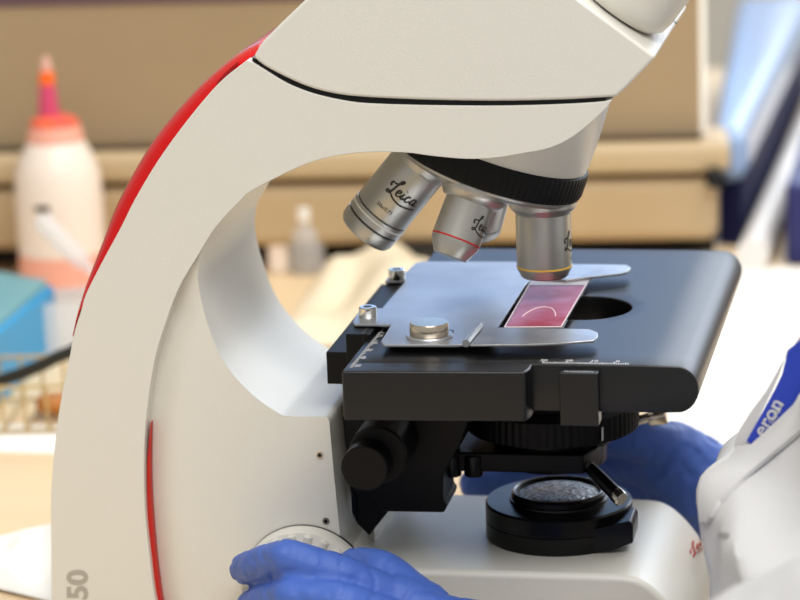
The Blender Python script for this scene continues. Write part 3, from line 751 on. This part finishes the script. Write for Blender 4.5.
# body under the coat
hd = V(.235, -.13, .40)
bd = [[(V(.25, -.13, -.30), .10), (V(.24, -.13, -.1), .09), (V(.235, -.13, .08), .07), (V(.25, -.13, .19), .05), (V(.262, -.13, .27), .05), (V(.25, -.13, .34), .05)],
      [(V(.25, -.13, .395), .075), (V(.262, -.13, .43), .09), (V(.235, -.13, .36), .06)],
      [(V(.15, -.13, .392), .012), (V(.168, -.13, .41), .012)],
      [(V(.25, -.215, .40), .014), (V(.25, -.215, .42), .016)], [(V(.25, -.045, .40), .014), (V(.25, -.045, .42), .016)],
      [(shL, .045), (elL, .038), (elL.lerp(wristL, .9), .02)], [(V(.25, -.13, .15), .05), (shL, .042)],
      [(shR, .045), (elbowR, .036), (elbowR.lerp(wristR, .9), .018)], [(V(.25, -.13, .15), .05), (shR, .042)],
      [(V(.26, -.18, -.3), .08), (V(.26, -.08, -.3), .08)], ]
body = obj('body', capsules(bd), SKIN, PR, mods=(remesh(.006, 6, .5),))
for yy in (-.16, -.10): obj('eye', lathe([(.003, 0), (.011, .004), (.008, .009), (.002, .011)], V(.176, yy, .422), (-1, 0, 0), n=20), WHITEINK, body)
obj('mouth', capsules([[(V(.176, -.15, .362), .004), (V(.172, -.13, .36), .005), (V(.176, -.11, .362), .004)]]), mat('lips', (176, 96, 90), .5), body)
obj('hair', capsules([[(V(.275, -.13, .455), .088), (V(.30, -.13, .40), .075), (V(.31, -.13, .34), .05)], [(V(.24, -.13, .49), .05), (V(.275, -.13, .47), .085)]]), HAIR, PR, mods=(remesh(.006, 6, .5),))
tz = FLZ
obj('trousers', capsules([[(V(.31, -.2, -.32), .1), (V(.02, -.24, -.32), .075), (V(.02, -.24, -.68), .05)], [(V(.31, -.06, -.32), .1), (V(.02, -.02, -.32), .075), (V(.02, -.02, -.68), .05)]]), TROUS, PR, mods=(remesh(.01, 6, .5),))
for yy in (-.24, -.02): obj('shoe', capsules([[(V(.04, yy, FLZ+.045), .045), (V(-.06, yy, FLZ+.036), .036), (V(-.13, yy, FLZ+.032), .03)]]), BLACKS, PR, mods=(remesh(.006, 4, .5),))
stl = empty('stool', (.32, -.13, FLZ), 'dark round stool under the person in the lab coat', 'stool')
obj('seat', lathe([(.16, 0), (.175, .01), (.175, .035), (.16, .045)], V(.34, -.13, -.47), n=40), TROUS, stl)
for k in range(4):
    a = PI/4 + k*PI/2; obj('leg', tube([V(.34+.1*math.cos(a), -.13+.1*math.sin(a), -.47), V(.34+.18*math.cos(a), -.13+.18*math.sin(a), FLZ)], .012, 12), SILVER, stl)

# ================================================================== BACKGROUND
# long tan cabinet behind; its front is turned slightly off the microscope's axes
CA = math.radians(6.0)
c0_ = PZ(400, 274, 0); cx_, cn_ = V(math.cos(CA), math.sin(CA), 0), V(-math.sin(CA), math.cos(CA), 0)
def CP(px, py, dy=0.):
    d = ray(px, py); o = c0_ + cn_*dy; t = (o-CAM).dot(cn_)/d.dot(cn_); p = CAM + d*t; return (p-c0_).dot(cx_), p.z
CM = Matrix.Translation(V(c0_.x, c0_.y, 0)) @ Matrix.Rotation(CA, 4, 'Z')
xr = CP(731, 240)[0]; xl = -.55
zz = lambda py, dy=0.: CP(400, py, dy)[1]
cab = empty('storage_cabinet', (c0_.x, c0_.y, 0), 'low tan wooden cabinet along the back of the bench', 'cabinet')
z_a, z_b, z_c, z_d = zz(246), zz(184), zz(178), zz(148)
xr2 = CP(700, 60, .02)[0]
obj('plinth_shade', box(xl, xr-.01, .05, .06, 0, z_a+.002, M=CM), DARK, cab)  # near-black colour stands in for the shade under the drawer
obj('drawer', box(xl, xr-.008, .0, .06, z_a, z_b, M=CM), TAND, cab, bevel=.008)
obj('shadow_gap', box(xl, xr-.004, .012, .06, z_b, z_c, M=CM), BROWNLINE, cab)
obj('ledge', box(xl, xr, -.004, .06, z_c, z_d, M=CM), TANL, cab, bevel=.006)
obj('ledge_trim', box(xl, xr2, .008, .3, z_d, zz(142, .01), M=CM), BROWNLINE, cab)
obj('end_panel', box(xr2, xr2+.004, .02, .3, zz(142, .01), zz(-2, .02), M=CM), PAPER, cab)
obj('upper_panel', box(xl, xr2, .02, .3, zz(142, .02), zz(-2, .02), M=CM), TAN, cab)
obj('top_rail', box(xl, xr2, .018, .3, zz(-2, .02), zz(-20, .02), M=CM), mat('plum_edge', (96, 72, 84), .6), cab, bevel=.002)
kx, kz = CP(715, 177, -.004)
obj('drawer_stop', lathe([(.0065, 0), (.0065, .006), (.004, .008)], CM @ V(kx, -.004, kz), CM.to_3x3() @ V(0, -1, 0), n=24), BLACKS, cab)
# glossy counter beside it with a navy side
z_s = zz(150)
top4 = [PZ(711, 126, z_s), PZ(746, 128, z_s), PZ(812, -4, z_s), PZ(736, -4, z_s)]
ctr = empty('side_counter', (top4[0].x, top4[0].y, 0), 'glossy white counter with painted blue sheen and navy side, right of the tan cabinet', 'counter')
obj('counter_top', prism([V(p.x, p.y, z_s-.04) for p in top4], (0, 0, .04)), GLOSSW, ctr, bevel=.018, seg=6)
low4 = [V(p.x, p.y, 0) for p in top4]
dx = (top4[1]-top4[0])*.12
obj('counter_side', prism([low4[0]+V(.004, .01, 0), low4[1]+V(-.004, .01, 0), low4[2]+V(-.004, 0, 0), low4[3]], (0, 0, z_s-.039)), NAVY, ctr)
pn = [PZ(706, 146, z_s), PZ(712, 128, z_s), PZ(734, 62, z_s), PZ(731, 62, z_s)]
# white rail lying on the bench, going back
a0, a1 = PZ(752, 268, .004), PZ(828, 92, .004)
rl = obj('white_rail', tube([a0 + V(0, 0, .008), a1 + V(0, 0, .008)], .011, 16), RAILM, label='slim white rail lying on the bench beside the navy box', cat='rail', origin=(a0.x, a0.y, 0))
n0, n1 = PZ(786, 266, 0), PZ(822, 190, 0)
obj('navy_box', box(n0.x, n0.x+.25, n0.y, n0.y+.2, 0, .055), mat('navy_plastic', (30, 34, 96), .4), bevel=.004, label='navy plastic box at the right edge behind the white paper', cat='box', origin=(n0.x+.12, n0.y+.1, 0))
# papers
def sheet(name, quad, m, label, cat, z=.0, h=.0012, group=None):
    bm = prism([V(PZ(x, y, 0).x, PZ(x, y, 0).y, z) for x, y in quad], (0, 0, h)); c = sum((v.co for v in bm.verts), Vector())/len(bm.verts)
    return obj(name, bm, m, label=label, cat=cat, origin=(c.x, c.y, z), group=group)
sheet('paper_sheet', [(640, 460), (830, 470), (850, 305), (700, 300)], PAPER, 'white paper sheet on the bench nearest behind the lab coat', 'paper', .0)
sheet('paper_sheet', [(655, 330), (840, 325), (850, 270), (700, 272)], PAPER, 'white paper sheet furthest back on the bench, before the navy box', 'paper', .0014)
sheet('paper_sheet', [(-30, 452), (90, 456), (110, 428), (-20, 426)], PAPER, 'white paper sheet on the bench left of the microscope arm', 'paper')
# crumpled white cloth lower left
def cloth(name, quad, amp, z0, m, label, cat, n=24, seed=1):
    random.seed(seed); ph = [random.random()*6 for _ in range(6)]; Q = [PZ(x, y, 0) for x, y in quad]; rows = []
    for j in range(n):
        row = []
        for i in range(n):
            u, v = i/(n-1), j/(n-1); p = Q[0].lerp(Q[1], u).lerp(Q[3].lerp(Q[2], u), v)
            e = min(1, 5*min(u, 1-u, v, 1-v))
            h = amp*(1 + .5*math.sin(5*u+ph[0]+3*v) + .4*math.sin(7*v+ph[1]-4*u) + .25*math.sin(13*u+ph[2]))*e
            row.append(V(p.x, p.y, z0 + max(0, h)))
        rows.append(row)
    bm = loft(rows); c = PZ(sum(q[0] for q in quad)/4, sum(q[1] for q in quad)/4, 0)
    return obj(name, bm, m, label=label, cat=cat, origin=(c.x, c.y, 0), mods=(solid(.0012, 1), subsurf(1)))
cloth('paper_towel', [(-30, 585), (80, 612), (85, 520), (-20, 545)], .007, .001, PAPER, 'rumpled white paper towel at the lower left of the bench', 'paper towel', seed=4)
cloth('wrapping_paper', [(270, 350), (470, 345), (455, 262), (318, 282)], .02, .001, CREAM, 'cream crumpled paper behind the microscope stage', 'paper', seed=9)
# objects seen through the arm
def standing_box(name, px0, px1, pyb, h, depth, m, label, cat, rot=0.):
    a, b = PZ(px0, pyb, 0), PZ(px1, pyb, 0); b = V(b.x, a.y, 0)
    M = Matrix.Translation(a) @ Matrix.Rotation(rot, 4, 'Z'); bm = box(0, (b-a).length, 0, depth, 0, h, M=M)
    return obj(name, bm, m, bevel=.003, label=label, cat=cat, origin=((a+b)/2))
standing_box('dark_tray', 372, 440, 276, .02, .05, DARK, 'low dark tray behind the cream paper', 'tray')
standing_box('foam_block', 268, 288, 274, .04, .03, BOTTLE, 'pale foam block seen through the arm, left of the vial', 'block')
vc = PZ(308, 272, 0)
vial = empty('sample_vial', vc, 'pale plastic vial seen through the opening of the arm', 'vial')
obj('vial_body', lathe([(.011, 0), (.0125, .002), (.0125, .03), (.009, .036)], vc, n=32), CLEARP, vial)
obj('cap', lathe([(.010, .036), (.0105, .037), (.0105, .046), (.009, .047)], vc, n=32), PAPER, vial)

# ---- wash bottle
bc = PZ(65, 292, 0); bs = 1.0
Hpx = lambda py: PY(61, py, bc.y).z
wb = empty('wash_bottle', bc, 'white squeeze bottle with pink cap and pointed magenta nozzle, left of the microscope', 'bottle')
wpx = (PY(62, 200, bc.y)-PY(61, 200, bc.y)).length
obj('bottle_body', lathe([(38*wpx, 0), (42*wpx, .003), (42*wpx, Hpx(200)), (41*wpx, Hpx(175)), (37*wpx, Hpx(160)), (31*wpx, Hpx(148)), (27*wpx, Hpx(140))], bc, n=56), BOTTLE, wb)
obj('stain_residue', lathe([(42.4*wpx, .006), (42.5*wpx, Hpx(268)), (42.3*wpx, Hpx(250))], bc, n=56, cap=False), PINKP, wb, label='pinkish lower part of the bottle')
obj('shoulder', lathe([(27.5*wpx, Hpx(146)), (27*wpx, Hpx(134)), (24*wpx, Hpx(125))], bc, n=48), PINKP, wb)
obj('cap', lathe([(23*wpx, Hpx(130)), (24*wpx, Hpx(126)), (22*wpx, Hpx(119)), (13*wpx, Hpx(115))], bc, n=48), PINKC, wb)
nb = bc + V(-5*wpx, 0, 0)
nz = obj('nozzle', lathe([(10.5*wpx, Hpx(118)), (9.5*wpx, Hpx(104)), (7.5*wpx, Hpx(84))], nb, n=32), NOZ, wb)
obj('nozzle_band', lathe([(7.6*wpx, Hpx(84)), (6.8*wpx, Hpx(71))], nb, n=32), ORANGE, nz)
obj('nozzle_tip', lathe([(6.2*wpx, Hpx(71)), (4.5*wpx, Hpx(60)), (2*wpx, Hpx(56))], nb, n=32), NOZT, nz)
lb_ = [(35, 206), (50, 206), (50, 212), (35, 212)]
tb2 = bvh([o for o in wb.children if o.name.startswith('bottle_body')][0])
obj('label_mark', patch(tb2, lb_, .0004, 4), INK, wb)
# ---- blue box
d0, d1 = PZ(52, 330, 0), PZ(-14, 396, 0)
bh = .046
bt = [PZ(54, 279, bh), PZ(-12, 333, bh), PZ(-70, 312, bh), PZ(-12, 268, bh)]
bb = empty('tip_box', ((bt[0]+bt[2])/2).xy.to_3d(), 'sky blue plastic box with teal lid at the left edge of the bench', 'box')
obj('box_body', prism([V(p.x, p.y, 0) for p in bt], (0, 0, bh-.004)), BLUEB, bb, bevel=.002)
cc = (bt[0]+bt[2])/2
obj('lid', prism([V(*(cc.lerp(p, .88)).xy, bh-.005) for p in bt], (0, 0, .006)), TEAL, bb, bevel=.001)
# ---- clear plastic rack and dropper
rc = PZ(72, 352, 0)
M = Matrix.Translation(rc) @ Matrix.Rotation(.4, 4, 'Z')
bm = box(-.02, .022, -.02, .02, 0, .002, M=M); 
for a in ((-.02, .022, -.02, -.0185), (-.02, .022, .0185, .02), (-.02, -.0185, -.02, .02), (.0205, .022, -.02, .02)): box(*a, 0, .036, bm, M)
obj('plastic_cuvette_rack', bm, CLEARP, label='cloudy clear plastic rack between the blue box and the arm', cat='rack', origin=rc)
p0, p1 = PY(38, 217, .46), PY(98, 278, .46)
dr = empty('dropper', p1, 'translucent plastic dropper leaning against the white squeeze bottle', 'dropper')
obj('bulb', tube([p0, p0.lerp(p1, .06), p0.lerp(p1, .72), p0.lerp(p1, .82)], [.003, .0056, .0056, .003], 16), CLEARP, dr)
obj('stem', tube([p0.lerp(p1, .8), p0.lerp(p1, .95), p1], [.003, .0028, .0018], 14), CLEARP, dr)
# ---- wire basket and cable
bm = bmesh.new(); wc = PZ(36, 428, 0); x0_, x1_ = -.04, .034
M = Matrix.Translation(wc) @ Matrix.Rotation(.15, 4, 'Z')
for z in (.003, .028):
    q = [M @ V(x0_, -.015, z), M @ V(x1_, -.015, z), M @ V(x1_, .05, z), M @ V(x0_, .05, z)]
    for a, b in zip(q, q[1:]+q[:1]): tube([a, b], .0011, 8, bm)
for k in range(7):
    x = x0_ + (x1_-x0_)*k/6
    for y in (-.015, .05): tube([M @ V(x, y, .003), M @ V(x, y, .028)], .0009, 8, bm)
    tube([M @ V(x, -.015, .003), M @ V(x, .05, .003)], .0009, 8, bm)
obj('wire_basket', bm, WIRE, label='small tan wire basket on the bench left of the arm', cat='basket', origin=wc)
ac = M @ V(0.008, .02, .0045)
obj('amber_weight', lathe([(.009, 0), (.0105, .002), (.0105, .006), (.009, .008), (.004, .009)], ac, n=32), AMBER, label='amber plastic disc inside the tan wire basket', cat='disc', origin=ac)
cb = [PY(-40, 398, .3), PY(0, 381, .3), PY(20, 374, .3), PY(42, 365, .3), PY(66, 354, .3), PY(100, 349, .3), V(PY(150, 380, .3).x, .3, .005)]
obj('power_cable', tube(cr([V(PY(-100, 440, .3).x, .3, .006)] + cb, 6), .0036, 14), CABLE, label='black power cable running behind the arm at the left edge', cat='cable', origin=(cb[1].x, .3, 0))
